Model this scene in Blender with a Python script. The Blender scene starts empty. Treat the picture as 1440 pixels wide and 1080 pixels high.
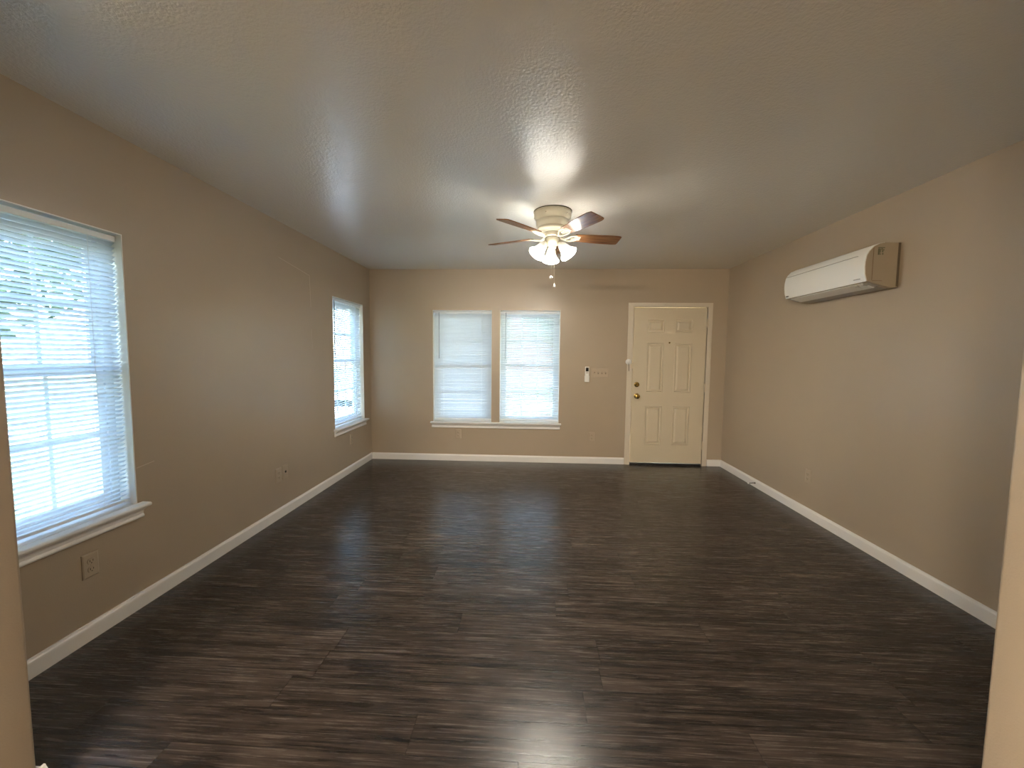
import bpy, bmesh, math, random
from mathutils import Vector, Matrix
random.seed(7)
S = bpy.context.scene
COL = S.collection
PI = math.pi

# ------------------------------------------------------------------ camera
W, H = 4.466, 2.44          # room: x 0..W (left to right), y 0 (far wall) .. -3.98 (opening), z up
YF = -3.98
CAM = Vector((2.08016, -5.04611, 1.36412))
ya, pi_, ro = 0.0492913, 0.0712859, 0.00941880
fw = Vector((-math.sin(ya)*math.cos(pi_), math.cos(ya)*math.cos(pi_), -math.sin(pi_)))
r0 = Vector((math.cos(ya), math.sin(ya), 0)); u0 = r0.cross(fw)
r_ = math.cos(ro)*r0 + math.sin(ro)*u0; u_ = -math.sin(ro)*r0 + math.cos(ro)*u0
cam = bpy.data.cameras.new('camera'); cam.sensor_width = 36; cam.lens = 560*36/1440
cam.clip_start = .02; cam.clip_end = 500
camo = bpy.data.objects.new('camera', cam); COL.objects.link(camo)
camo.matrix_world = Matrix(((r_.x, u_.x, -fw.x, CAM.x), (r_.y, u_.y, -fw.y, CAM.y), (r_.z, u_.z, -fw.z, CAM.z), (0, 0, 0, 1)))
S.camera = camo

# ------------------------------------------------------------------ light and exposure
SKY = 5.6; SUN = 15.0; SHADE_E = 40.0; BULB_E = 290.0; HALL_E = 84.0
wd = bpy.data.worlds.new('sky'); S.world = wd; wd.use_nodes = True
wn = wd.node_tree.nodes; wl = wd.node_tree.links
sky = wn.new('ShaderNodeTexSky'); sky.sky_type = 'NISHITA'; sky.sun_disc = False
sky.sun_elevation = math.radians(52); sky.sun_rotation = math.radians(80); sky.air_density = 1.2; sky.dust_density = 1.0
wn['Background'].inputs[1].default_value = SKY
wl.new(sky.outputs[0], wn['Background'].inputs[0])
sl = bpy.data.lights.new('sun', 'SUN'); sl.energy = SUN; sl.angle = .01; sl.color = (1, .93, .82)
so = bpy.data.objects.new('sun', sl); COL.objects.link(so)
so.rotation_euler = (Vector((-0.62, -0.22, -0.75))).to_track_quat('-Z', 'Y').to_euler(); so.location = (8, 0, 8)
vs = S.view_settings; vs.view_transform = 'Standard'; vs.look = 'None'; vs.gamma = 1; vs.exposure = 1.8; vs.use_curve_mapping = False
cy = S.cycles
cy.use_denoising = True; cy.max_bounces = 10; cy.diffuse_bounces = 6; cy.glossy_bounces = 4; cy.transmission_bounces = 6
cy.transparent_max_bounces = 16; cy.sample_clamp_indirect = 6; cy.caustics_reflective = False; cy.caustics_refractive = False
cy.use_light_tree = True

# ------------------------------------------------------------------ materials
def nm(name):
    m = bpy.data.materials.new(name); m.use_nodes = True
    n = m.node_tree.nodes; l = m.node_tree.links
    return m, n, l, n['Principled BSDF']
def N(n, t, **k):
    x = n.new(t)
    for a, b in k.items(): setattr(x, a, b)
    return x
def plain(name, col, rough=.5, metal=0, bump=0, bscale=200, var=0, spec=.5):
    m, n, l, b = nm(name)
    b.inputs['Base Color'].default_value = (*col, 1); b.inputs['Roughness'].default_value = rough
    b.inputs['Metallic'].default_value = metal; b.inputs['Specular IOR Level'].default_value = spec
    tc = N(n, 'ShaderNodeTexCoord')
    nz = N(n, 'ShaderNodeTexNoise'); nz.inputs['Scale'].default_value = bscale; nz.inputs['Detail'].default_value = 3
    l.new(tc.outputs['Object'], nz.inputs['Vector'])
    if bump:
        bp = N(n, 'ShaderNodeBump'); bp.inputs['Strength'].default_value = bump; bp.inputs['Distance'].default_value = .002
        l.new(nz.outputs[0], bp.inputs['Height']); l.new(bp.outputs[0], b.inputs['Normal'])
    if var:
        n2 = N(n, 'ShaderNodeTexNoise'); n2.inputs['Scale'].default_value = 3; n2.inputs['Detail'].default_value = 4
        l.new(tc.outputs['Object'], n2.inputs['Vector'])
        mx = N(n, 'ShaderNodeMix', data_type='RGBA')
        mx.inputs[6].default_value = (*[c*(1-var) for c in col], 1); mx.inputs[7].default_value = (*[min(1, c*(1+var)) for c in col], 1)
        l.new(n2.outputs[0], mx.inputs[0]); l.new(mx.outputs[2], b.inputs['Base Color'])
    return m
TAN = (.445, .368, .277)
M_wall = plain('tan_wall_paint', TAN, .33, 0, .22, 170, .03, .5)
M_plate = plain('tan_painted_plastic', (.485, .405, .305), .3)
M_seam = plain('seam_highlight', (.60, .51, .41), .4)  # paler than the wall: seam highlight held in the colour
M_white = plain('white_trim_paint', (.85, .84, .82), .3, 0, .03, 60)
M_door = plain('cream_door_paint', (.66, .58, .44), .33, 0, .06, 300)
M_casing = plain('door_casing_paint', (.68, .62, .52), .33, 0, .05, 200)
M_vinyl = plain('white_window_vinyl', (.84, .87, .88), .35)
M_reveal = plain('window_return_paint', (.82, .82, .79), .45)
M_brass = plain('brass', (.50, .35, .11), .12, 1)
M_black = plain('black_rubber', (.008, .008, .008), .6)
M_slot = plain('shaded_toggle_slot', (.15, .115, .075), .6)  # shade around the switch toggles put into the colour
M_dark = plain('dark_slot', (.03, .022, .014), .6)
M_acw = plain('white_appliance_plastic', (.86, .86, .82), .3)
M_acs = plain('beige_appliance_plastic', (.47, .40, .30), .4)  # beige body plastic, darker than the front cover
M_acg = plain('grey_appliance_plastic', (.42, .40, .36), .45)
M_fanw = plain('cream_fan_enamel', (.50, .475, .38), .3, 0, .3, 120, .12)
M_metal = plain('nickel', (.6, .58, .52), .25, 1)
M_clear = plain('clear_latch_plastic', (.86, .86, .84), .15)
M_screen = plain('remote_screen', (.012, .010, .008), .12)
M_remote = plain('white_remote_plastic', (.85, .84, .80), .35)
M_cord = plain('blind_cord', (.78, .78, .76), .6)
M_wand = plain('smoky_clear_wand', (.22, .25, .27), .12)
M_spring = plain('dark_spring_steel', (.12, .11, .09), .3, 1)

def mat_ceiling():
    m, n, l, b = nm('textured_ceiling_paint')
    b.inputs['Base Color'].default_value = (.80, .785, .74, 1); b.inputs['Roughness'].default_value = .25; b.inputs['Specular IOR Level'].default_value = .75
    tc = N(n, 'ShaderNodeTexCoord')
    a = N(n, 'ShaderNodeTexNoise'); a.inputs['Scale'].default_value = 90; a.inputs['Detail'].default_value = 2; a.inputs['Roughness'].default_value = .5
    v = N(n, 'ShaderNodeTexNoise'); v.inputs['Scale'].default_value = 9; v.inputs['Detail'].default_value = 3
    l.new(tc.outputs['Object'], a.inputs['Vector']); l.new(tc.outputs['Object'], v.inputs['Vector'])
    ad = N(n, 'ShaderNodeMath', operation='MULTIPLY_ADD'); ad.inputs[1].default_value = .35
    l.new(v.outputs[0], ad.inputs[0]); l.new(a.outputs[0], ad.inputs[2])
    bp = N(n, 'ShaderNodeBump'); bp.inputs['Strength'].default_value = .6; bp.inputs['Distance'].default_value = .0032
    l.new(ad.outputs[0], bp.inputs['Height']); l.new(bp.outputs[0], b.inputs['Normal'])
    return m
M_ceil = mat_ceiling()

def mat_floor():
    m, n, l, b = nm('dark_vinyl_planks')
    tc = N(n, 'ShaderNodeTexCoord'); sp = N(n, 'ShaderNodeSeparateXYZ'); l.new(tc.outputs['Object'], sp.inputs[0])
    def mt(op, a, c=None, d=None):
        x = N(n, 'ShaderNodeMath', operation=op)
        for i, q in enumerate((a, c, d)):
            if q is None: continue
            if isinstance(q, (int, float)): x.inputs[i].default_value = q
            else: l.new(q, x.inputs[i])
        return x.outputs[0]
    PW, PL = .152, 1.22
    ry = mt('DIVIDE', sp.outputs['Y'], PW); row = mt('FLOOR', ry); fy = mt('SUBTRACT', ry, row)
    wn1 = N(n, 'ShaderNodeTexWhiteNoise', noise_dimensions='1D'); l.new(row, wn1.inputs['W'])
    rx = mt('ADD', mt('DIVIDE', sp.outputs['X'], PL), wn1.outputs['Value']); colm = mt('FLOOR', rx); fx = mt('SUBTRACT', rx, colm)
    cb = N(n, 'ShaderNodeCombineXYZ'); l.new(row, cb.inputs[0]); l.new(colm, cb.inputs[1])
    wn2 = N(n, 'ShaderNodeTexWhiteNoise', noise_dimensions='3D'); l.new(cb.outputs[0], wn2.inputs['Vector'])
    pid = wn2.outputs['Value']
    def grain(sx, sy, scale, det, rgh, dist=0.0):
        c = N(n, 'ShaderNodeCombineXYZ')
        l.new(mt('MULTIPLY_ADD', sp.outputs['X'], sx, mt('MULTIPLY', pid, 37.0)), c.inputs[0])
        l.new(mt('MULTIPLY_ADD', sp.outputs['Y'], sy, mt('MULTIPLY', pid, 11.0)), c.inputs[1])
        l.new(mt('MULTIPLY', pid, 9.0), c.inputs[2])
        g = N(n, 'ShaderNodeTexNoise'); g.inputs['Scale'].default_value = scale; g.inputs['Detail'].default_value = det
        g.inputs['Roughness'].default_value = rgh; g.inputs['Distortion'].default_value = dist
        l.new(c.outputs[0], g.inputs['Vector']); return g.outputs[0]
    g1 = grain(.8, 24.0, 2.0, 6, .66, .7)      # broad streaks
    g2 = grain(2.5, 75.0, 2.0, 5, .7, .2)        # fine grain
    g3 = grain(2.2, 7.0, 1.6, 3, .5, 1.2)        # cathedral-like clouds
    mixv = mt('ADD', mt('ADD', mt('MULTIPLY', g1, .58), mt('MULTIPLY', g2, .30)), mt('MULTIPLY', g3, .24))
    mixv = mt('ADD', mixv, mt('MULTIPLY_ADD', pid, .05, -.028))
    cr = N(n, 'ShaderNodeValToRGB'); e = cr.color_ramp.elements
    e[0].position = .40; e[0].color = (.0070, .0054, .0047, 1)
    e[1].position = .76; e[1].color = (.135, .106, .090, 1)
    x = e.new(.50); x.color = (.024, .018, .016, 1)
    x = e.new(.60); x.color = (.054, .041, .035, 1)
    l.new(mixv, cr.inputs[0])
    # seams
    ey = mt('MINIMUM', fy, mt('SUBTRACT', 1.0, fy)); ex = mt('MINIMUM', fx, mt('SUBTRACT', 1.0, fx))
    sy = mt('LESS_THAN', ey, .010); sx = mt('LESS_THAN', ex, .0013)
    seam = mt('MAXIMUM', sy, sx)
    mx = N(n, 'ShaderNodeMix', data_type='RGBA'); l.new(mt('MULTIPLY', seam, .6), mx.inputs[0]); l.new(cr.outputs[0], mx.inputs[6]); mx.inputs[7].default_value = (.008, .006, .005, 1)
    l.new(mx.outputs[2], b.inputs['Base Color'])
    l.new(mt('MULTIPLY_ADD', g2, .18, .17), b.inputs['Roughness'])
    b.inputs['Specular IOR Level'].default_value = .42
    bp = N(n, 'ShaderNodeBump'); bp.inputs['Strength'].default_value = .35; bp.inputs['Distance'].default_value = .0012
    l.new(mt('SUBTRACT', mixv, seam), bp.inputs['Height']); l.new(bp.outputs[0], b.inputs['Normal'])
    return m
M_floor = mat_floor()

def mat_wood():
    m, n, l, b = nm('brown_fan_blade_wood')
    tc = N(n, 'ShaderNodeTexCoord'); mp = N(n, 'ShaderNodeMapping'); mp.inputs['Scale'].default_value = (2, 30, 30)
    nz = N(n, 'ShaderNodeTexNoise'); nz.inputs['Scale'].default_value = 3; nz.inputs['Detail'].default_value = 5
    l.new(tc.outputs['Object'], mp.inputs[0]); l.new(mp.outputs[0], nz.inputs['Vector'])
    cr = N(n, 'ShaderNodeValToRGB'); e = cr.color_ramp.elements
    e[0].position = .3; e[0].color = (.09, .035, .014, 1); e[1].position = .7; e[1].color = (.27, .12, .05, 1)
    l.new(nz.outputs[0], cr.inputs[0]); l.new(cr.outputs[0], b.inputs['Base Color'])
    b.inputs['Roughness'].default_value = .22
    return m
M_wood = mat_wood()

def mat_slat():
    m, n, l, b = nm('white_blind_slat')
    out = n['Material Output']
    b.inputs['Base Color'].default_value = (.70, .74, .78, 1); b.inputs['Roughness'].default_value = .4
    tr = N(n, 'ShaderNodeBsdfTranslucent'); tr.inputs[0].default_value = (.70, .76, .80, 1)
    tc = N(n, 'ShaderNodeTexCoord'); nz = N(n, 'ShaderNodeTexNoise'); nz.inputs['Scale'].default_value = 30
    l.new(tc.outputs['Object'], nz.inputs['Vector'])
    bp = N(n, 'ShaderNodeBump'); bp.inputs['Strength'].default_value = .1; l.new(nz.outputs[0], bp.inputs['Height']); l.new(bp.outputs[0], b.inputs['Normal'])
    mx = N(n, 'ShaderNodeMixShader'); mx.inputs[0].default_value = .32
    l.new(b.outputs[0], mx.inputs[1]); l.new(tr.outputs[0], mx.inputs[2]); l.new(mx.outputs[0], out.inputs[0])
    return m
M_slat = mat_slat()

def mat_glass():
    m, n, l, b = nm('window_glass')
    out = n['Material Output']; n.remove(b)
    t = N(n, 'ShaderNodeBsdfTransparent'); t.inputs[0].default_value = (.93, .96, .96, 1)
    g = N(n, 'ShaderNodeBsdfGlossy'); g.inputs['Roughness'].default_value = .02
    geo = N(n, 'ShaderNodeNewGeometry')
    dt = N(n, 'ShaderNodeVectorMath', operation='DOT_PRODUCT'); l.new(geo.outputs['Normal'], dt.inputs[0]); l.new(geo.outputs['Incoming'], dt.inputs[1])
    ab = N(n, 'ShaderNodeMath', operation='ABSOLUTE'); l.new(dt.outputs['Value'], ab.inputs[0])
    iv = N(n, 'ShaderNodeMath', operation='SUBTRACT'); iv.inputs[0].default_value = 1; l.new(ab.outputs[0], iv.inputs[1])
    pw = N(n, 'ShaderNodeMath', operation='POWER'); pw.inputs[1].default_value = 5; l.new(iv.outputs[0], pw.inputs[0])
    fr = N(n, 'ShaderNodeMath', operation='MULTIPLY_ADD'); fr.inputs[1].default_value = .7; fr.inputs[2].default_value = .04; l.new(pw.outputs[0], fr.inputs[0])
    mx = N(n, 'ShaderNodeMixShader'); l.new(fr.outputs[0], mx.inputs[0]); l.new(t.outputs[0], mx.inputs[1]); l.new(g.outputs[0], mx.inputs[2])
    l.new(mx.outputs[0], out.inputs[0]); return m
M_glass = mat_glass()
def mat_screen(name, tr):
    m, n, l, b = nm(name); out = n['Material Output']
    b.inputs['Base Color'].default_value = (.05, .055, .06, 1); b.inputs['Roughness'].default_value = .7
    t = N(n, 'ShaderNodeBsdfTransparent')
    mx = N(n, 'ShaderNodeMixShader'); mx.inputs[0].default_value = tr
    l.new(b.outputs[0], mx.inputs[1]); l.new(t.outputs[0], mx.inputs[2]); l.new(mx.outputs[0], out.inputs[0]); return m
M_mesh_dense = mat_screen('dense_dimming_screen', .33)  # screens carried over the whole window, density set to dim the daylight
M_mesh = mat_screen('dimming_insect_screen', .42)

def emis(name, col, st, base=(.8, .8, .75)):
    m, n, l, b = nm(name); b.inputs['Base Color'].default_value = (*base, 1)
    b.inputs['Emission Color'].default_value = (*col, 1); b.inputs['Emission Strength'].default_value = st
    return m
def mat_shade():
    m, n, l, b = nm('lit_frosted_glass'); b.inputs['Base Color'].default_value = (.42, .40, .33, 1)
    b.inputs['Roughness'].default_value = .3
    tc = N(n, 'ShaderNodeTexCoord'); sp = N(n, 'ShaderNodeSeparateXYZ'); l.new(tc.outputs['Object'], sp.inputs[0])
    mr = N(n, 'ShaderNodeMapRange'); mr.inputs[1].default_value = 0; mr.inputs[2].default_value = -.11
    mr.inputs[3].default_value = SHADE_E*.012; mr.inputs[4].default_value = SHADE_E
    mr.inputs[3].default_value = 0; mr.inputs[4].default_value = 1
    pw = N(n, 'ShaderNodeMath', operation='POWER'); pw.inputs[1].default_value = 6
    ma = N(n, 'ShaderNodeMath', operation='MULTIPLY_ADD'); ma.inputs[1].default_value = SHADE_E; ma.inputs[2].default_value = .10
    l.new(sp.outputs['Z'], mr.inputs[0]); l.new(mr.outputs[0], pw.inputs[0]); l.new(pw.outputs[0], ma.inputs[0])
    l.new(ma.outputs[0], b.inputs['Emission Strength'])
    b.inputs['Emission Color'].default_value = (1, .94, .82, 1)
    return m
M_shade = mat_shade()
M_bulb = emis('lit_bulb', (1, .94, .84), BULB_E)
M_hall = emis('added_hall_globe', (1, .89, .72), HALL_E)  # glow of the globes added behind the camera

# exterior
M_lawn = plain('dry_lawn', (.15, .15, .065), .9, 0, .5, 60, .35)
M_conc = plain('concrete', (.55, .50, .46), .85, 0, .2, 90, .1)
M_leaf = plain('tree_leaves', (.055, .10, .04), .6, 0, 0, 5, .3)
M_bark = plain('tree_bark', (.12, .09, .06), .9, 0, .5, 40)
M_siding = plain('pale_siding', (.55, .52, .48), .8, 0, .1, 20)
M_brick = plain('red_brick_wall', (.34, .19, .14), .85, 0, .2, 30, .15)
M_roofing = plain('grey_shingles', (.16, .15, .15), .9, 0, .3, 30)
M_ext = plain('porch_paint', (.62, .58, .50), .7)
M_asphalt = plain('asphalt', (.16, .16, .18), .9, 0, .2, 60)

# ------------------------------------------------------------------ mesh helpers
def box(bm, x0, x1, y0, y1, z0, z1, M=None):
    vs = [bm.verts.new((x, y, z)) for z in (z0, z1) for y in (y0, y1) for x in (x0, x1)]
    for f in ((0, 2, 3, 1), (4, 5, 7, 6), (0, 1, 5, 4), (2, 6, 7, 3), (0, 4, 6, 2), (1, 3, 7, 5)):
        bm.faces.new([vs[i] for i in f])
    if M: bmesh.ops.transform(bm, matrix=M, verts=vs)
    return vs
def bbox(x0, x1, y0, y1, z0, z1, bev=.002, seg=2):
    bm = bmesh.new(); box(bm, x0, x1, y0, y1, z0, z1)
    bmesh.ops.recalc_face_normals(bm, faces=bm.faces)
    bmesh.ops.bevel(bm, geom=list(bm.edges), offset=bev, segments=seg, affect='EDGES', profile=.6)
    return bm
def lathe(prof, n=32, bm=None, M=None):
    """prof: (r, z) list, revolved about z"""
    bm = bm or bmesh.new(); rings = []; allv = []
    for r, z in prof:
        if r < 1e-6: v = [bm.verts.new((0, 0, z))]
        else: v = [bm.verts.new((r*math.cos(2*PI*i/n), r*math.sin(2*PI*i/n), z)) for i in range(n)]
        rings.append(v); allv += v
    for a, c in zip(rings, rings[1:]):
        for i in range(n):
            j = (i+1) % n
            if len(a) == 1 and len(c) == 1: break
            if len(a) == 1: bm.faces.new((a[0], c[i], c[j]))
            elif len(c) == 1: bm.faces.new((a[i], a[j], c[0]))
            else: bm.faces.new((a[i], a[j], c[j], c[i]))
    if M: bmesh.ops.transform(bm, matrix=M, verts=allv)
    return bm
def tube(bm, pts, r, n=8, closed=False):
    pts = [Vector(p) for p in pts]; rings = []
    for i, p in enumerate(pts):
        if closed: d = pts[(i+1) % len(pts)]-pts[i-1]
        else: d = pts[min(i+1, len(pts)-1)]-pts[max(i-1, 0)]
        d.normalize()
        a = d.orthogonal() if abs(d.z) > .95 else d.cross(Vector((0, 0, 1)))
        a.normalize(); b = d.cross(a)
        rr = r[i] if isinstance(r, (list, tuple)) else r
        rings.append([bm.verts.new(p+rr*(a*math.cos(2*PI*k/n)+b*math.sin(2*PI*k/n))) for k in range(n)])
    m = len(rings)
    for i in range(m if closed else m-1):
        A, B = rings[i], rings[(i+1) % m]
        for k in range(n): bm.faces.new((A[k], A[(k+1) % n], B[(k+1) % n], B[k]))
    if not closed:
        bm.faces.new(rings[0][::-1]); bm.faces.new(rings[-1])
    return bm
def extrude_profile(prof, x0, x1, M=None, bm=None):
    """prof (y,z) closed polygon, extruded along x"""
    bm = bm or bmesh.new()
    a = [bm.verts.new((x0, y, z)) for y, z in prof]; c = [bm.verts.new((x1, y, z)) for y, z in prof]
    n = len(prof)
    for i in range(n): bm.faces.new((a[i], a[(i+1) % n], c[(i+1) % n], c[i]))
    bm.faces.new(a[::-1]); bm.faces.new(c)
    if M: bmesh.ops.transform(bm, matrix=M, verts=a+c)
    return bm
def obj(name, bm, m, parent=None, smooth=False, loc=None, rot=None):
    bmesh.ops.recalc_face_normals(bm, faces=bm.faces)
    me = bpy.data.meshes.new(name); bm.to_mesh(me); bm.free()
    me.materials.append(m)
    if smooth:
        for p in me.polygons: p.use_smooth = True
        if hasattr(me, 'set_sharp_from_angle'): me.set_sharp_from_angle(angle=math.radians(38))
    o = bpy.data.objects.new(name, me); COL.objects.link(o)
    if parent: o.parent = parent
    if loc: o.location = loc
    if rot: o.rotation_euler = rot
    return o
def tag(o, label, cat, group=None):
    o['label'] = label; o['category'] = cat
    if group: o['group'] = group
    return o
def thing(name, label, cat, loc=(0, 0, 0), rz=0, group=None):
    o = bpy.data.objects.new(name, None); COL.objects.link(o); o.empty_display_size = .1
    o.location = loc; o.rotation_euler = (0, 0, rz)
    if label: tag(o, label, cat, group)
    return o
def struct(name, bm, m, parent=None, smooth=False):
    o = obj(name, bm, m, parent, smooth)
    if not parent: o['kind'] = 'structure'
    return o
def sgroup(name, loc=(0, 0, 0), rz=0):
    o = bpy.data.objects.new(name, None); COL.objects.link(o); o.location = loc; o.rotation_euler = (0, 0, rz)
    o['kind'] = 'structure'; o.empty_display_size = .1
    return o
def copy_tree(o, parent=None):
    c = o.copy(); COL.objects.link(c); c.parent = parent
    for ch in [q for q in bpy.data.objects if q.parent == o]: copy_tree(ch, c)
    return c

# ------------------------------------------------------------------ room shell
TH = .14
def holed(u0, u1, z0, z1, holes, put):
    """split a wall rectangle round its openings; put(u0,u1,z0,z1) adds one solid piece"""
    us = sorted({u0, u1, *[h[0] for h in holes], *[h[1] for h in holes]})
    for a, b in zip(us, us[1:]):
        hs = sorted([h for h in holes if h[0] <= a+1e-6 and h[1] >= b-1e-6], key=lambda h: h[2])
        z = z0
        for h in hs:
            if h[2] > z+1e-6: put(a, b, z, h[2])
            z = h[3]
        if z < z1-1e-6: put(a, b, z, z1)
YB = -8.2                                    # far end of the adjoining room behind the camera
# openings
B1 = (.816, 1.570, .505, 1.932); B2 = (1.672, 2.430, .505, 1.932)
LF = (-.955, -.205, .560, 1.966); LN = (-3.850, -3.084, .560, 1.956)
DO = (3.318, 4.232, 0, 1.990)
bm = bmesh.new(); box(bm, -TH, W+TH, YB-TH, TH, -.12, 0); struct('floor', bm, M_floor)
bm = bmesh.new(); box(bm, -TH, W+TH, YB-TH, TH, H, H+.12); struct('ceiling', bm, M_ceil)
bm = bmesh.new(); holed(-TH, W+TH, 0, H, [B1, B2, DO], lambda a, b, c, d: box(bm, a, b, 0, TH, c, d)); struct('wall_back', bm, M_wall)
bm = bmesh.new(); holed(YB, 0, 0, H, [LF, LN], lambda a, b, c, d: box(bm, -TH, 0, a, b, c, d)); wl_ = struct('wall_left', bm, M_wall)
bm = bmesh.new(); box(bm, W, W+TH, YB, 0, 0, H); struct('wall_right', bm, M_wall)
def front_seg(name, x0, x1, side):
    R = .012; pts = []
    y0, y1 = YF-.125, YF
    xe = x1 if side > 0 else x0
    # bullnose corner edge of the opening
    for cy_, a0 in ((y0+R, -PI/2), (y1-R, 0)):
        for k in range(5):
            a = a0 + k*PI/8
            pts.append((xe+side*(-R+R*math.cos(a)), cy_+R*math.sin(a)))
    xo = x0 if side > 0 else x1
    pts += [(xo, y1), (xo, y0)]
    bm = bmesh.new(); a = [bm.verts.new((x, y, 0)) for x, y in pts]; c = [bm.verts.new((x, y, H)) for x, y in pts]
    for i in range(len(pts)): j = (i+1) % len(pts); bm.faces.new((a[i], a[j], c[j], c[i]))
    bm.faces.new(a); bm.faces.new(c)
    struct(name, bm, M_wall, None, True)
XL, XR = .577, 3.305
front_seg('wall_front_left', 0, XL, 1)
front_seg('wall_front_right', XR, W, -1)
bm = bmesh.new(); box(bm, -TH, W+TH, YB-TH, YB, 0, H); struct('wall_rear', bm, M_wall)

# drywall seams on the left wall, their highlight put into a paler colour
bm = bmesh.new()
def ridge(p, q, w=.004):
    p = Vector((0, *p)); q = Vector((0, *q)); d = (q-p).normalized(); s = Vector((0, -d.z, d.y))*w/2
    v = [p-s, q-s, q+s, p+s]
    A = [bm.verts.new(x+Vector((-.0005, 0, 0))) for x in v]; B = [bm.verts.new(x+Vector((.0012, 0, 0))) for x in v]
    bm.faces.new(B); bm.faces.new(A[::-1])
    for i in range(4): bm.faces.new((A[i], A[(i+1) % 4], B[(i+1) % 4], B[i]))
ridge((-1.83, 2.150), (-1.375, 2.090)); ridge((-1.375, 2.090), (-1.364, 1.80), .0045); ridge((-1.362, 1.60), (-1.358, 1.412))
ridge((-3.08, .752), (-2.98, .764), .004)
obj('seam_highlight', bm, M_seam, wl_)

# baseboards
BP = [(0, 0), (.014, 0), (.014, .062), (.0125, .070), (.008, .076), (.006, .082), (0, .083)]   # (out, z)
def base(name, p, q, out):
    """p->q along the wall, out = direction into the room"""
    p = Vector((*p, 0)); q = Vector((*q, 0)); o = Vector((*out, 0))
    bm = bmesh.new()
    a = [bm.verts.new(p+o*d+Vector((0, 0, z))) for d, z in BP]; c = [bm.verts.new(q+o*d+Vector((0, 0, z))) for d, z in BP]
    n = len(BP)
    for i in range(n): bm.faces.new((a[i], a[(i+1) % n], c[(i+1) % n], c[i]))
    bm.faces.new(a[::-1]); bm.faces.new(c)
    return struct(name, bm, M_white)
base('baseboard_left', (0, 0), (0, YF), (1, 0))
base('baseboard_back_left', (.014, 0), (3.262, 0), (0, -1))
base('baseboard_back_right', (4.290, 0), (W-.014, 0), (0, -1))
base('baseboard_right', (W, 0), (W, YF), (-1, 0))
base('baseboard_front_left', (.014, YF), (XL, YF), (0, 1))
base('baseboard_front_right', (XR, YF), (W-.014, YF), (0, 1))
base('baseboard_opening_left', (XL, YF+.014), (XL, YF-.139), (1, 0))
base('baseboard_opening_right', (XR, YF+.014), (XR, YF-.139), (-1, 0))

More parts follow.
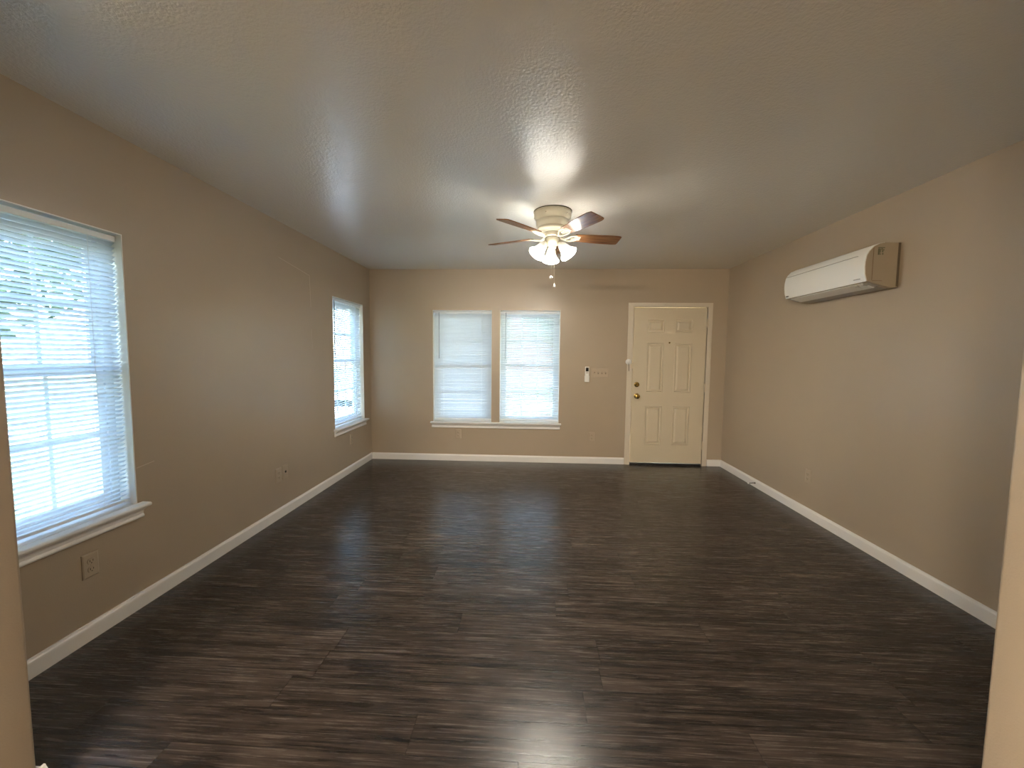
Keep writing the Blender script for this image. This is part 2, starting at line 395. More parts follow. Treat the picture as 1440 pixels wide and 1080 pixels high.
# ------------------------------------------------------------------ windows: local x along, y outward, z up from the bottom of the opening
def window(idx, cx, cyy, z0, rz, w, h, slat_tilt, label, screen=None, wand=.58):
    g = sgroup('window_%d' % idx, (cx, cyy, z0), rz)
    hw = w/2
    bm = bmesh.new()                       # return liner
    t = .005
    box(bm, -hw, -hw+t, .001, TH, 0, h); box(bm, hw-t, hw, .001, TH, 0, h); box(bm, -hw+t, hw-t, .001, TH, h-t, h); box(bm, -hw+t, hw-t, .001, TH, 0, t)
    obj('window_return', bm, M_reveal, g)
    bm = bmesh.new(); f = .038; y0, y1 = .088, TH-.002; a, b = -hw+t, hw-t
    box(bm, a, a+f, y0, y1, t, h-t); box(bm, b-f, b, y0, y1, t, h-t); box(bm, a+f, b-f, y0, y1, h-t-f, h-t); box(bm, a+f, b-f, y0, y1, t, t+f)
    obj('window_frame', bm, M_vinyl, g)
    mid = h*.515
    for nm_, za, zb, ya_, yb_ in (('upper_sash', mid-.016, h-t-f, .118, .134), ('lower_sash', t+f, mid+.018, .098, .115)):
        bm = bmesh.new(); s = .034; a2, b2 = a+f, b-f
        box(bm, a2, a2+s, ya_, yb_, za, zb); box(bm, b2-s, b2, ya_, yb_, za, zb)
        box(bm, a2+s, b2-s, ya_, yb_, zb-s, zb); box(bm, a2+s, b2-s, ya_, yb_, za, za+s)
        so_ = obj(nm_, bm, M_vinyl, g)
        bm = bmesh.new(); ym = (ya_+yb_)/2
        for k in (1, 2):
            x = a2+s+(b2-a2-2*s)*k/3; box(bm, x-.008, x+.008, ym-.003, ym+.003, za+s, zb-s)
        z = (za+zb)/2; box(bm, a2+s, b2-s, ym-.003, ym+.003, z-.008, z+.008)
        obj('muntin_grid', bm, M_vinyl, so_)
        bm = bmesh.new(); box(bm, a2+s, b2-s, ym+.004, ym+.006, za+s, zb-s); obj('glass_pane', bm, M_glass, so_)
    if screen:
        bm = bmesh.new(); za, zb = t+f, (mid if screen[0] == 'half' else h-t-f)
        box(bm, a+f, b-f, .1362, .1372, za, zb); obj('dimming_insect_screen', bm, screen[1], g)
    # the blind, a thing of its own
    B = thing('window_blind', label, 'blind', (cx, cyy, z0), rz, 'mini blinds in the windows')
    bw = hw-t-.004; yc = .042
    zt = h-t-.008
    bm = bbox(-bw, bw, yc-.013, yc+.013, zt-.026, zt, .002); obj('headrail', bm, M_vinyl, B)
    bm = bbox(-bw, bw, yc-.012, yc+.012, .022, .036, .003); obj('bottom_rail', bm, M_vinyl, B)
    bm = bmesh.new(); pitch = .0222; z = .056; k = 0
    ct, st = math.cos(slat_tilt), math.sin(slat_tilt)
    rnd = random.Random(idx)
    while z < zt-.034:
        jit = rnd.uniform(-.0009, .0009); tl = slat_tilt + rnd.uniform(-.035, .035); ct, st = math.cos(tl), math.sin(tl)
        nx = 12; rows = []
        for i in range(nx+1):
            x = -bw + 2*bw*i/nx
            sag = .0011*math.sin(i*1.9+idx+.15*k)
            rowv = []
            for s_, cr_ in ((-.0125, 0), (-.0045, .0013), (.0045, .0013), (.0125, 0)):
                yy = s_*ct + cr_*st; zz = -s_*st + cr_*ct       # outer edge lower
                rowv.append(bm.verts.new((x, yc+yy, z+zz+jit+sag)))
            rows.append(rowv)
        for A, C in zip(rows, rows[1:]):
            for q in range(3): bm.faces.new((A[q], A[q+1], C[q+1], C[q]))
        z += pitch; k += 1
    obj('slats', bm, M_slat, B, True)
    for x in (-.245, .245):
        bm = bmesh.new(); e = .0145
        tube(bm, [(x, yc-e, .03), (x, yc-e, zt-.02)], .0009, 5); tube(bm, [(x, yc+e, .03), (x, yc+e, zt-.02)], .0009, 5)
        obj('ladder_cord', bm, M_cord, B)
    bm = bmesh.new(); tube(bm, [(-hw+.075, yc-.022, zt-.02), (-hw+.075, yc-.023, zt-.02-wand)], .0038, 6); tube(bm, [(-hw+.075, yc-.0145, zt-.012), (-hw+.075, yc-.022, zt-.02)], .002, 6)
    obj('tilt_wand', bm, M_wand, B)
    # light portal for the sky in this opening
    L = bpy.data.lights.new('portal', 'AREA'); L.shape = 'RECTANGLE'; L.size = w; L.size_y = h; L.cycles.is_portal = True
    lo = bpy.data.objects.new('sky_portal', L); COL.objects.link(lo)
    R = Matrix.Rotation(rz, 4, 'Z'); p = R @ Vector((0, TH+.01, h/2)); d = R @ Vector((0, -1, 0))
    lo.location = Vector((cx, cyy, z0))+p; lo.rotation_euler = d.to_track_quat('-Z', 'Z').to_euler()
def mid2(a): return (a[0]+a[1])/2
R_ = math.radians
window(1, mid2(B1), 0, B1[2], 0, B1[1]-B1[0], B1[3]-B1[2], R_(66), 'nearly closed white mini blind in the far wall, left of the pair', ('full', M_mesh_dense))
window(2, mid2(B2), 0, B2[2], 0, B2[1]-B2[0], B2[3]-B2[2], R_(42), 'white mini blind in the far wall, right of the pair, nearer the door', ('full', M_mesh))
window(3, 0, mid2(LF), LF[2], PI/2, LF[1]-LF[0], LF[3]-LF[2], R_(39), 'open white mini blind of the far left wall window beside the far corner', ('full', M_mesh))
window(4, 0, mid2(LN), LN[2], PI/2, LN[1]-LN[0], LN[3]-LN[2], R_(38), 'large open white mini blind of the nearest left wall window, lawn behind it', ('full', M_mesh))

# sills: stool + apron
def sill(name, x0, x1, ztop, M, lx0=None, lx1=None):
    bm = bmesh.new()
    stool = [(.10, 0), (-.044, 0), (-.050, -.004), (-.052, -.010), (-.050, -.016), (-.044, -.020), (.10, -.020)]
    # stool: horns outside the opening stop at the wall face
    face = [(0, 0)]+stool[1:-1]+[(0, -.020)]
    e = .028
    extrude_profile(face, x0-e, x1+e, M, bm)
    cove = [(0, -.020), (-.034, -.020), (-.032, -.028), (-.024, -.034), (-.018, -.038), (-.014, -.046), (-.013, -.058), (-.017, -.064), (-.019, -.070), (-.017, -.076), (-.010, -.080), (0, -.081)]
    extrude_profile(cove, x0-e+.012, x1+e-.012, M, bm)
    bmesh.ops.translate(bm, verts=bm.verts, vec=(0, 0, ztop))
    return struct(name, bm, M_white, None, False)
sill('trim_1', B1[0], B2[1], B1[2]+.004, Matrix.Identity(4))
sill('trim_2', LF[0], LF[1], LF[2]+.004, Matrix.Rotation(PI/2, 4, 'Z'))
sill('trim_3', LN[0], LN[1], LN[2]+.004, Matrix.Rotation(PI/2, 4, 'Z'))

# ------------------------------------------------------------------ door
D = sgroup('door_1', (3.338, 0, 0))
dw, dz0, dz1 = .877, .028, 1.968
bm = bmesh.new()
yf = -.004; yb = .040
px = [0, .165, .375, .505, .715, dw]; pz = [dz0, .255, .75, .92, 1.535, 1.665, 1.825, dz1]
grid = {(i, j): bm.verts.new((px[i], yf, pz[j])) for i in range(6) for j in range(8)}
for i in range(5):
    for j in range(7):
        if i in (1, 3) and j in (1, 3, 5):
            loop = [grid[i, j], grid[i+1, j], grid[i+1, j+1], grid[i, j+1]]
            x0, x1, z0, z1 = px[i], px[i+1], pz[j], pz[j+1]
            for ins, dep in ((.005, -.004), (.011, -.004), (.016, .010), (.026, .011), (.044, -.001), (.048, -.0015)):
                n2 = [bm.verts.new((a, yf+dep, b)) for a, b in ((x0+ins, z0+ins), (x1-ins, z0+ins), (x1-ins, z1-ins), (x0+ins, z1-ins))]
                for k in range(4): bm.faces.new((loop[k], loop[(k+1) % 4], n2[(k+1) % 4], n2[k]))
                loop = n2
            bm.faces.new(loop)
        else: bm.faces.new((grid[i, j], grid[i+1, j], grid[i+1, j+1], grid[i, j+1]))
bv = [bm.verts.new((x, yb, z)) for x, z in ((0, dz0), (dw, dz0), (dw, dz1), (0, dz1))]
bm.faces.new(bv)
def side(lst, q0, q1): bm.faces.new(lst+[q1, q0])
side([grid[i, 0] for i in range(6)], bv[0], bv[1]); side([grid[i, 7] for i in range(6)], bv[3], bv[2])
side([grid[0, j] for j in range(8)], bv[0], bv[3]); side([grid[5, j] for j in range(8)], bv[1], bv[2])
obj('door_slab', bm, M_door, D)
bm = bmesh.new()                                   # jamb lining inside the opening
a, b = DO[0]-3.338, DO[1]-3.338
box(bm, a, a+.014, 0, TH, 0, DO[3]); box(bm, b-.014, b, 0, TH, 0, DO[3]); box(bm, a+.014, b-.014, 0, TH, DO[3]-.014, DO[3])
box(bm, a+.014, a+.030, .046, .06, 0, DO[3]-.014); box(bm, b-.030, b-.014, .046, .06, 0, DO[3]-.014); box(bm, a+.03, b-.03, .046, .06, DO[3]-.03, DO[3]-.014)
obj('door_jamb', bm, M_door, D)
bm = bmesh.new()                                   # casing with a stepped profile
cw = .056
for (w_, t_) in ((cw, .010), (cw-.012, .015), (cw-.034, .018)):
    o_ = (cw-w_)
    xa, xb, zt_ = a-cw+o_+.004, b+cw-o_-.004, DO[3]+cw-o_-.018
    box(bm, xa, a+.008, -t_, 0, 0, zt_); box(bm, b-.008, xb, -t_, 0, 0, zt_); box(bm, a+.008, b-.008, -t_, 0, DO[3]-.008, zt_)
obj('door_casing', bm, M_casing, D)
bm = bmesh.new(); box(bm, .002, dw-.002, -.012, .040, .0, .024); obj('door_sweep', bm, M_black, D)
My = Matrix.Rotation(PI/2, 4, 'X')                 # lathe axis z -> -y
def T(x, y, z): return Matrix.Translation((x, y, z))
kn = obj('door_knob', lathe([(0, 0), (.032, 0), (.034, .004), (.030, .008), (.014, .012), (.011, .022), (.012, .030), (.022, .036), (.028, .046), (.029, .056), (.024, .066), (.012, .071), (0, .072)], 32, None, T(.058, yf, .873) @ My), M_brass, D, True)
db = obj('deadbolt', lathe([(0, 0), (.031, 0), (.033, .005), (.030, .012), (.022, .016), (.020, .018), (0, .019)], 32, None, T(.055, yf, 1.017) @ My), M_brass, D, True)
bm = bbox(.051, .059, yf-.034, yf-.018, 1.003, 1.031, .003); obj('thumb_turn', bm, M_brass, db)
obj('peephole', lathe([(0, 0), (.010, 0), (.010, .003), (.006, .005), (0, .004)], 20, None, T(.440, yf, 1.541) @ My), M_brass, D, True)
for zz in (1.785, .985, .262):
    bm = bmesh.new(); tube(bm, [(dw+.002, yf-.006, zz-.048), (dw+.002, yf-.006, zz+.048)], .0065, 10)
    for q in (-.05, .05): tube(bm, [(dw+.002, yf-.006, zz+q-.003), (dw+.002, yf-.006, zz+q+.003)], .0078, 10)
    box(bm, dw-.016, dw+.001, yf-.002, yf+.001, zz-.045, zz+.045); box(bm, dw+.003, dw+.020, yf-.002-.014, yf-.012, zz-.045, zz+.045)
    obj('hinge', bm, M_door, D, True)
# swing-bar guard on the casing
bm = bmesh.new()
lathe([(0, 0), (.033, 0), (.036, .006), (.034, .012), (.024, .014), (.022, .024), (.012, .030), (0, .031)], 20, bm, T(-.058, -.015, 1.300) @ My)
tube(bm, [(-.058, -.036, 1.300), (-.040, -.040, 1.296), (-.022, -.034, 1.285)], .006, 8)
lg = obj('latch_guard', bm, M_clear, D, True)
bm = bmesh.new(); tube(bm, [(-.058, -.030, 1.285), (-.052, -.026, 1.23), (-.050, -.022, 1.185)], .0035, 8)
obj('guard_bar', bm, M_spring, lg, True)
bm = bbox(-.030, -.004, -.028, -.017, 1.215, 1.285, .004); obj('strike_plate', bm, M_door, lg)
struct('threshold', bbox(3.333, 4.217, -.0, .10, -.001, .006, .002), M_black)

# ------------------------------------------------------------------ wall plates
Mx_left = PI/2; Mx_right = -PI/2    # rz so local -y faces the room
def plate_base(g, w=.072, h=.117):
    bm = bmesh.new(); pr = [(-w/2, 0), (-w/2+.003, .0045), (w/2-.003, .0045), (w/2, 0)]
    vs0 = [bm.verts.new((x, 0, z)) for x, z in ((-w/2, -h/2), (w/2, -h/2), (w/2, h/2), (-w/2, h/2))]
    vs1 = [bm.verts.new((x, -.004, z)) for x, z in ((-w/2+.001, -h/2+.001), (w/2-.001, -h/2+.001), (w/2-.001, h/2-.001), (-w/2+.001, h/2-.001))]
    vs2 = [bm.verts.new((x, -.0065, z)) for x, z in ((-w/2+.006, -h/2+.006), (w/2-.006, -h/2+.006), (w/2-.006, h/2-.006), (-w/2+.006, h/2-.006))]
    for A, B in ((vs0, vs1), (vs1, vs2)):
        for k in range(4): bm.faces.new((A[k], A[(k+1) % 4], B[(k+1) % 4], B[k]))
    bm.faces.new(vs2); bm.faces.new(vs0[::-1])
    return obj('cover_plate', bm, M_plate, g)
def outlet(label, loc, rz):
    g = thing('wall_outlet', label, 'outlet', loc, rz, 'tan duplex outlets low on the walls')
    plate_base(g)
    for s in (-1, 1):
        bm = bmesh.new()
        lathe([(0, 0), (.0165, 0), (.0165, .0022), (.0150, .003), (0, .003)], 24, bm, T(0, -.0065, s*.0195) @ My)
        for v in bm.verts: v.co.z = s*.0195 + max(-.0125, min(.0125, v.co.z-s*.0195))
        rc = obj('receptacle', bm, M_plate, g)
        bm = bmesh.new()
        for x, hh in ((-.0065, .0045), (.0065, .0038)): box(bm, x-.0012, x+.0012, -.0100, -.0090, s*.0195+.002-hh, s*.0195+.002+hh)
        lathe([(0, 0), (.0025, 0), (.0025, .001), (0, .001)], 10, bm, T(0, -.009, s*.0195-.0085) @ My)
        obj('slot', bm, M_dark, rc)
    obj('screw', lathe([(0, 0), (.003, 0), (.0025, .0012), (0, .0015)], 12, None, T(0, -.0065, 0) @ My), M_plate, g)
    return g
outlet('tan outlet on the left wall under the nearest large window', (0, -3.326, .356), PI/2)
outlet('tan duplex outlet on the left wall, beside the cable plate', (0, -1.920, .360), PI/2)
outlet('tan outlet on the left wall under the window beside the far corner', (0, -.583, .384), PI/2)
outlet('tan outlet on the far wall, just under the double window sill', (1.143, 0, .350), 0)
outlet('tan outlet on the far wall between double window and door', (2.851, 0, .346), 0)
outlet('tan outlet low on the right wall, alone below the air conditioner', (W, -1.567, .352), -PI/2)
g = thing('cable_plate', 'tan wall plate with one dark round cable hole, left wall', 'wall plate', (0, -1.831, .366), PI/2)
plate_base(g)
obj('cable_hole', lathe([(0, 0), (.0095, 0), (.0095, .003), (.006, .0045), (0, .004)], 20, None, T(0, -.0065, 0) @ My), M_black, g)
g = thing('switch_plate', 'wide tan four-gang switch plate between the remote and the door', 'light switch', (2.936, 0, 1.156), 0)
plate_base(g, .212, .117)
for i in range(4):
    x = (i-1.5)*.046
    bm = bmesh.new(); box(bm, x-.0055, x+.0055, -.0072, -.006, -.013, .013)
    sw = obj('toggle_collar', bm, M_slot, g)
    up = 1 if i == 0 else -1
    bm = bbox(-.0045, .0045, -.019, 0, -.005, .005, .001, 1); obj('toggle', bm, M_plate, sw, loc=(x, -.006, 0), rot=(up*.5, 0, 0))

# remote in its wall cradle
g = thing('remote_control', 'white remote with dark screen hanging on the far wall', 'remote', (2.772, 0, 1.141), 0)
obj('remote_body', bbox(-.025, .025, -.030, -.010, -.088, .094, .006, 3), M_remote, g, True)
obj('wall_cradle', bbox(-.028, .028, -.0335, -.0001, -.098, -.020, .004, 2), M_remote, g, True)
obj('screen', bbox(-.017, .017, -.0312, -.029, .034, .080, .001, 1), M_screen, g)
bm = bmesh.new()
box(bm, -.015, .015, -.0312, -.029, .012, .022)
obj('button_row', bm, M_acg, g)

# ------------------------------------------------------------------ mini-split air conditioner on the right wall
AC = thing('air_conditioner', 'white wall-mounted split air conditioner high on the right wall', 'air conditioner', (W, -1.86, 1.835), -PI/2)
# local: x along the wall (+x -> world -y... near end), y negative into the room
hl = .415
prof = [(0, 0), (-.0, .285), (-.098, .286), (-.130, .280), (-.163, .262), (-.190, .232), (-.204, .205), (-.211, .165), (-.2115, .130), (-.207, .085), (-.194, .040)]
body = [(0, .0)] + prof[1:] + [(-.172, .034), (-.100, .012), (-.045, .000)]
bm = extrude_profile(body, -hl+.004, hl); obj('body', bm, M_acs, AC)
# front cover wraps top front, front and lower lip; slightly proud of the body
def shell(pts, th, x0, x1):
    bm = bmesh.new(); outer = []
    P = [Vector((0, a, b)) for a, b in pts]
    for i, p in enumerate(P):
        d = (P[min(i+1, len(P)-1)]-P[max(i-1, 0)]).normalized(); nrm = Vector((0, d.z, -d.y))
        if nrm.y > 0 and abs(d.z) > .3: nrm = -nrm
        if nrm.z < 0 and abs(d.z) <= .3: nrm = -nrm
        outer.append(p+nrm*th)
    for x in (x0, x1):
        pass
    A = [bm.verts.new((x0, p.y, p.z)) for p in outer]; B = [bm.verts.new((x1, p.y, p.z)) for p in outer]
    C = [bm.verts.new((x0, p.y, p.z)) for p in P]; E = [bm.verts.new((x1, p.y, p.z)) for p in P]
    for i in range(len(P)-1):
        bm.faces.new((A[i], A[i+1], B[i+1], B[i])); bm.faces.new((C[i], E[i], E[i+1], C[i+1]))
        bm.faces.new((A[i], C[i], C[i+1], A[i+1])); bm.faces.new((B[i], B[i+1], E[i+1], E[i]))
    bm.faces.new((A[0], B[0], E[0], C[0])); bm.faces.new((A[-1], C[-1], E[-1], B[-1]))
    return bm
fc = obj('front_cover', shell(prof[4:], .006, -hl, hl+.002), M_acw, AC, True)
obj('top_cover', shell(prof[2:5], .003, -hl, hl), M_acw, AC, True)
bm = bmesh.new(); box(bm, -hl+.02, hl-.07, -.2122, -.205, .214, .2165); obj('cover_seam', bm, M_acg, fc, rot=None)
# air outlet louver and underside
bm = extrude_profile([(-.186, .035), (-.104, .0095), (-.106, .004), (-.190, .030)], -hl+.05, hl-.05); lv = obj('louver', bm, M_acw, AC)
bm = extrude_profile([(-.170, .0330), (-.104, .0125), (-.105, .010), (-.171, .0300)], -hl+.01, hl-.01); obj('outlet_recess', bm, M_acg, AC)
bm = extrude_profile([(-.098, .0105), (-.030, .0), (-.030, -.004), (-.098, .0065)], -hl+.06, hl-.04); obj('bottom_grille', bm, M_acg, AC)
for x in (.30, .36): obj('louver_clip', bbox(x, x+.02, -.180, -.150, .018, .032, .002), M_acg, AC)
bm = bmesh.new(); box(bm, hl-.09, hl-.04, -.2128, -.206, .058, .063); obj('status_strip', bm, M_acg, fc)
bm = bmesh.new(); box(bm, -hl+.018, -hl+.045, -.2115, -.204, .052, .058); obj('name_badge', bm, M_dark, fc)
# wall bracket and side label
obj('wall_bracket', bbox(-hl+.006, hl+.004, -.012, -.0001, .004, .285, .001), plain('brown_bracket_metal', (.20, .16, .11), .6), AC)  # dark brown bracket behind the unit
bm = bmesh.new(); box(bm, hl-.001, hl+.0012, -.140, -.095, .205, .262)
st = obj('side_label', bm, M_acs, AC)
bm = bmesh.new()
for y0, y1, z0, z1 in ((-.139, -.097, .251, .256), (-.138, -.129, .208, .248), (-.127, -.122, .222, .247), (-.127, -.120, .210, .216), (-.118, -.111, .238, .249), (-.114, -.106, .226, .236), (-.108, -.100, .236, .243), (-.111, -.105, .208, .221)):
    box(bm, hl+.0010, hl+.0018, y0, y1, z0, z1)
obj('label_print', bm, plain('faded_green_ink', (.16, .17, .10), .5), st)
bm = bmesh.new(); box(bm, hl-.001, hl+.0008, -.166, -.164, .045, .255); box(bm, hl-.001, hl+.0008, -.164, -.10, .0405, .0425, None)
obj('end_seam', bm, plain('brown_seam', (.22, .11, .05), .6), AC)

# ------------------------------------------------------------------ door stop
g = thing('door_stop', 'thin spring door stop with pale tip on the right baseboard', 'door stop', (W-.014, -.80, .045), 0)
bm = bmesh.new(); pts = []
for i in range(97):
    a = i*2*PI/8; r = .006*(1-.25*i/96); pts.append((-.004-.062*i/96, r*math.cos(a), r*math.sin(a)-.004*(i/96)**2))
tube(bm, pts, .0011, 5); lathe([(0, 0), (.009, 0), (.008, .004), (0, .005)], 14, bm, Matrix.Rotation(-PI/2, 4, 'Y')); obj('spring', bm, M_spring, g, True)
obj('rubber_tip', lathe([(0, 0), (.007, .001), (.008, .006), (.006, .012), (0, .013)], 14, None, T(-.064, 0, -.004) @ Matrix.Rotation(-PI/2, 4, 'Y')), M_remote, g, True)

# ------------------------------------------------------------------ ceiling fan with light kit
FX, FY = 2.222, -1.97
F = thing('ceiling_fan', 'white hugger ceiling fan with five brown blades and three lit shades', 'ceiling fan', (FX, FY, H))
obj('canopy', lathe([(0, 0), (.140, 0), (.141, -.006), (.140, -.012), (.137, -.014), (.139, -.030), (.136, -.050), (.124, -.066), (.122, -.070), (.124, -.078), (.121, -.100), (.112, -.120), (.114, -.124), (.116, -.132), (.112, -.142), (.088, -.156), (0, -.158)], 48), M_fanw, F, True)
obj('canopy_ring', lathe([(.1395, -.0005), (.1435, -.001), (.1435, -.006), (.1395, -.0065)], 48), M_dark, F, True)
for i in range(5):
    a = 2*PI*i/5+4.3; M = Matrix.Rotation(a, 4, 'Z') @ T(.137, 0, -.040)
    obj('canopy_screw', lathe([(0, 0), (.005, 0), (.004, .003), (0, .004)], 10, None, M @ Matrix.Rotation(PI/2, 4, 'Y')), M_metal, F)
obj('motor_hub', lathe([(0, -.156), (.062, -.156), (.070, -.162), (.070, -.184), (.060, -.190), (0, -.190)], 40), M_fanw, F, True)
obj('hub_gap', lathe([(0, -.189), (.052, -.189), (.052, -.196), (0, -.196)], 32), M_black, F, True)
obj('switch_housing', lathe([(0, -.195), (.056, -.195), (.059, -.200), (.059, -.225), (.052, -.238), (.036, -.248), (.030, -.252), (.030, -.266), (.016, -.274), (.008, -.280), (0, -.281)], 40), M_fanw, F, True)
# blades (pitch: camera-side edge of the right-hand blade is the higher one)
def blade_bm():
    bm = bmesh.new(); prof = []
    n = 10
    r0b, r1b = .175, .530
    top = []
    for i in range(n+1):
        t = i/n; r = r0b+(r1b-r0b-.035)*t; w = .046+.016*math.sin(t*PI*.55)
        top.append((r, w))
    tip = [(r1b-.035+.035*math.sin(a), .0605*(.80+.20*math.cos(a)) if a < 1.5 else .030) for a in (.5, .9, 1.2, 1.5)]
    outl = [(r0b-.012, .020), (r0b-.006, .036)]+top+tip
    ring = [(r, w) for r, w in outl]+[(r, -w) for r, w in reversed(outl)]
    A = [bm.verts.new((x, y, .003)) for x, y in ring]; B = [bm.verts.new((x, y, -.003)) for x, y in ring]
    bm.faces.new(A); bm.faces.new(B[::-1])
    for i in range(len(ring)): j = (i+1) % len(ring); bm.faces.new((A[i], B[i], B[j], A[j]))
    return bm
def iron_bm():
    bm = bmesh.new()
    tube(bm, [(.060, 0, -.004), (.085, 0, -.016), (.105, 0, -.018)], [.010, .008, .006], 8)
    # two curling loops of the bracket
    for s in (-1, 1):
        pts = [(.095, s*.004, -.018), (.115, s*.022, -.016), (.145, s*.036, -.010), (.175, s*.036, -.005), (.195, s*.022, -.004), (.200, s*.004, -.004), (.175, s*.008, -.007), (.140, s*.010, -.012)]
        tube(bm, pts, [.006, .006, .0055, .005, .005, .005, .005, .005], 8)
    box(bm, .165, .215, -.026, .026, -.0062, -.0030)
    return bm
pitchM = math.radians(-13)
first = None
for k in range(5):
    az = math.radians(12+72*k)
    if first is None:
        ir = obj('blade_iron', iron_bm(), M_fanw, F, True)
        bl = obj('blade', blade_bm(), M_wood, F, True); first = (ir, bl)
    else:
        ir = first[0].copy(); bl = first[1].copy(); COL.objects.link(ir); COL.objects.link(bl)
    for q in (ir, bl):
        q.parent = F; q.location = (0, 0, -.182 if q is bl else -.180)
        q.rotation_mode = 'XYZ'; q.rotation_euler = (Matrix.Rotation(az, 4, 'Z') @ Matrix.Rotation(pitchM, 4, 'X')).to_euler()
# three bell shades
shp = [(.020, 0), (.024, -.004), (.030, -.012), (.035, -.028), (.037, -.045), (.040, -.062), (.047, -.080), (.058, -.096), (.066, -.106)]
for k, deg in enumerate((92, 212, 332)):
    a = math.radians(deg); R = Matrix.Rotation(a, 4, 'Z') @ Matrix.Rotation(math.radians(-38), 4, 'Y')
    root = Vector((.070*math.cos(a), .070*math.sin(a), -.243))
    bm = bmesh.new(); tube(bm, [(.035*math.cos(a), .035*math.sin(a), -.232), (.055*math.cos(a), .055*math.sin(a), -.232), tuple(root)], .009, 10)
    arm = obj('light_arm', bm, M_fanw, F, True)
    bm = lathe([(0, .012), (.018, .012), (.024, .004), (.026, -.008), (.024, -.014), (0, -.014)], 24)
    so2 = obj('socket_cup', bm, M_fanw, arm, True, loc=root); so2.rotation_euler = R.to_euler()
    inner = [(r-.003, z) for r, z in reversed(shp)]
    bm = lathe(shp+inner, 32)
    s = obj('glass_shade', bm, M_shade, F, True, loc=root); s.rotation_euler = R.to_euler()
    bm = lathe([(0, -.012), (.012, -.014), (.013, -.030), (.022, -.048), (.026, -.066), (.020, -.084), (.008, -.091), (0, -.092)], 20)
    b_ = obj('bulb', bm, M_bulb, s, True)
# pull chains
def chain(x, y, z0, z1, fob):
    bm = bmesh.new(); tube(bm, [(x*.5, y*.5, z0), (x, y, (z0+z1)/2), (x, y, z1)], .0012, 6)
    n = int((z0-z1)/.006)
    c = obj('pull_chain', bm, M_fanw, F, True)
    obj('chain_fob', lathe([(r, z1+z) for r, z in fob], 16, None, T(x, y, 0)), M_remote, c, True)
chain(-.006, -.030, -.262, -.488, [(0, .013), (.006, .011), (.011, .004), (.012, -.002), (.010, -.008), (.005, -.012), (0, -.013)])
chain(.018, -.022, -.262, -.545, [(0, .014), (.003, .013), (.005, .004), (.008, -.008), (.009, -.014), (0, -.015)])

# ------------------------------------------------------------------ unseen globes added behind the camera to brighten the right wall
for lx, ly, lab in ((.5, -7.0, 'unseen warm globe added in the adjoining room, the one nearer the left wall'), (1.4, -7.6, 'unseen warm globe added in the adjoining room, further from the left wall')):
    g = thing('added_ceiling_light', lab, 'added light', (lx, ly, H), 0, 'added ceiling globes of the adjoining room')
    obj('fixture_base', lathe([(0, 0), (.23, 0), (.235, -.010), (.22, -.025), (0, -.026)], 32), M_metal, g, True)
    obj('glass_globe', lathe([(.215, -.020), (.225, -.040), (.21, -.085), (.16, -.125), (.08, -.15), (0, -.156)], 32), M_hall, g, True)

# ------------------------------------------------------------------ outside
G = -.35
bm = bmesh.new(); box(bm, -45, 30, -25, 40, G-.2, G); struct('lawn', bm, M_lawn)
bm = bmesh.new(); box(bm, -.14-.9, W+1.5, .145, 3.1, G, -.06); struct('porch_slab', bm, M_conc)
bm = bmesh.new(); box(bm, -.45, W+.6, YB-.5, 3.2, H+.13, H+.25); struct('roof', bm, M_ext)
bm = bmesh.new(); box(bm, -9.5, -1.5, 2.0, 30, G-.01, G+.02); struct('driveway', bm, M_conc)
bm = bmesh.new(); box(bm, -17, -12.5, -25, 40, G-.01, G+.015); struct('street', bm, M_asphalt)
bm = bmesh.new(); box(bm, -6, 12, 7.5, 9.2, G-.01, G+.02); struct('sidewalk', bm, M_conc)
for i, (x, lab) in enumerate(((-.55, 'square beige porch post outside the far corner'), (1.62, 'square beige porch post outside between the double windows'))):
    tp = thing('porch_post', lab, 'post', (x, 2.95, -.06))
    obj('shaft', bbox(-.06, .06, -.06, .06, 0, H+.18, .004), M_ext, tp)
    obj('post_base', bbox(-.08, .08, -.08, .08, 0, .12, .004), M_ext, tp)
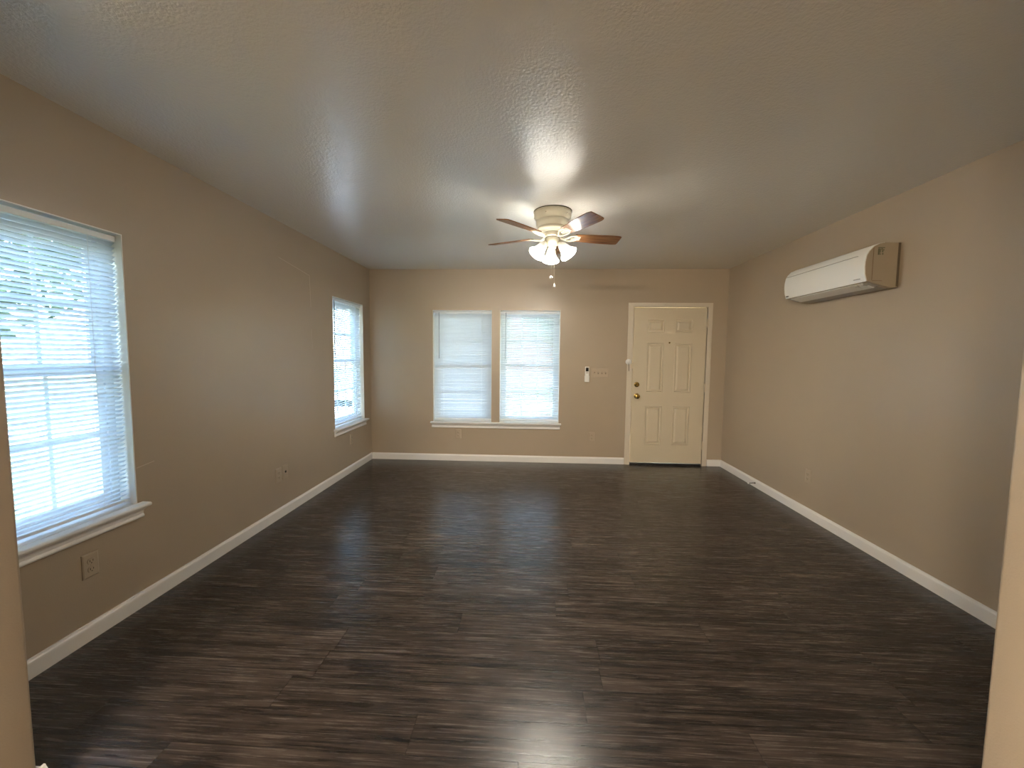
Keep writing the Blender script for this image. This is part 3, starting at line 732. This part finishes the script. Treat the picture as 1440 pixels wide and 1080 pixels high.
def tree(name, label, x, y, h, R, n, seed):
    t = thing(name, label, 'tree', (x, y, G)); rd = random.Random(seed)
    bm = bmesh.new(); tube(bm, [(0, 0, -.1), (.05, 0, h*.3), (0, .1, h*.55), (.1, 0, h*.8)], [.20, .16, .11, .04], 8)
    for k in range(6):
        a = k*1.05; tube(bm, [(0, .03, h*.45), (.5*R*math.cos(a), .5*R*math.sin(a), h*.62), (.8*R*math.cos(a), .8*R*math.sin(a), h*.75)], [.06, .04, .02], 6)
    obj('trunk', bm, M_bark, t)
    bm = bmesh.new(); blobs = [(rd.gauss(0, R*.42), rd.gauss(0, R*.42), h*.70+rd.gauss(0, h*.13), R*rd.uniform(.3, .5)) for _ in range(16)]
    for _ in range(n):
        bx, by, bz, br = rd.choice(blobs)
        d = Vector((rd.gauss(0, 1), rd.gauss(0, 1), rd.gauss(0, 1))).normalized()*br*rd.uniform(.6, 1)
        c = Vector((bx, by, bz))+d; s = rd.uniform(.06, .13)
        u = Vector((rd.gauss(0, 1), rd.gauss(0, 1), rd.gauss(0, .6))).normalized(); v = u.orthogonal().normalized()*.5
        bm.faces.new([bm.verts.new(c+q) for q in (u*s, v*s, -u*s, -v*s)])
    o = obj('foliage', bm, M_leaf, t); return t
tree('tree', 'leafy green tree on the lawn outside the nearest left window', -5.2, -1.5, 5.0, 2.3, 9000, 1)
tree('tree', 'green tree outside, straight across from the nearest left window', -9.6, -5.6, 5.8, 2.4, 9000, 2)
tree('tree', 'green tree outside seen through the left window beside the far corner', -13.5, 19.5, 5.6, 2.3, 6000, 3)
tree('tree', 'tree outside beyond the porch and the double window', 3.5, 13.5, 6.0, 2.6, 5000, 4)
# neighbouring house across the street
def house(label, x, y, w, d, h, m, rz):
    t = thing('neighbour_house', label, 'house', (x, y, G), rz)
    bm = bmesh.new(); box(bm, -w/2, w/2, -d/2, d/2, 0, h); obj('house_wall', bm, m, t)
    bm = extrude_profile([(-d/2-.4, h), (d/2+.4, h), (0, h+1.5)], -w/2-.4, w/2+.4); obj('house_roof', bm, M_roofing, t)
    for i in (-1, 1):
        f = obj('house_window', bbox(i*w*.28-.6, i*w*.28+.6, -d/2-.05, -d/2+.02, 1.0, 2.2, .01), M_vinyl, t)
        bm = bmesh.new(); box(bm, i*w*.28-.5, i*w*.28+.5, -d/2-.06, -d/2-.04, 1.1, 2.1); obj('house_pane', bm, M_screen, f)
    obj('house_door', bbox(-.5, .5, -d/2-.05, -d/2+.02, 0, 2.1, .01), M_brick, t)
house('pale house across the street behind the trees, outside the left windows', -24, -4, 14, 8, 2.9, M_siding, math.radians(90))
house('brick house across the lawn beyond the porch', 1, 20, 14, 7, 2.9, M_brick, 0)
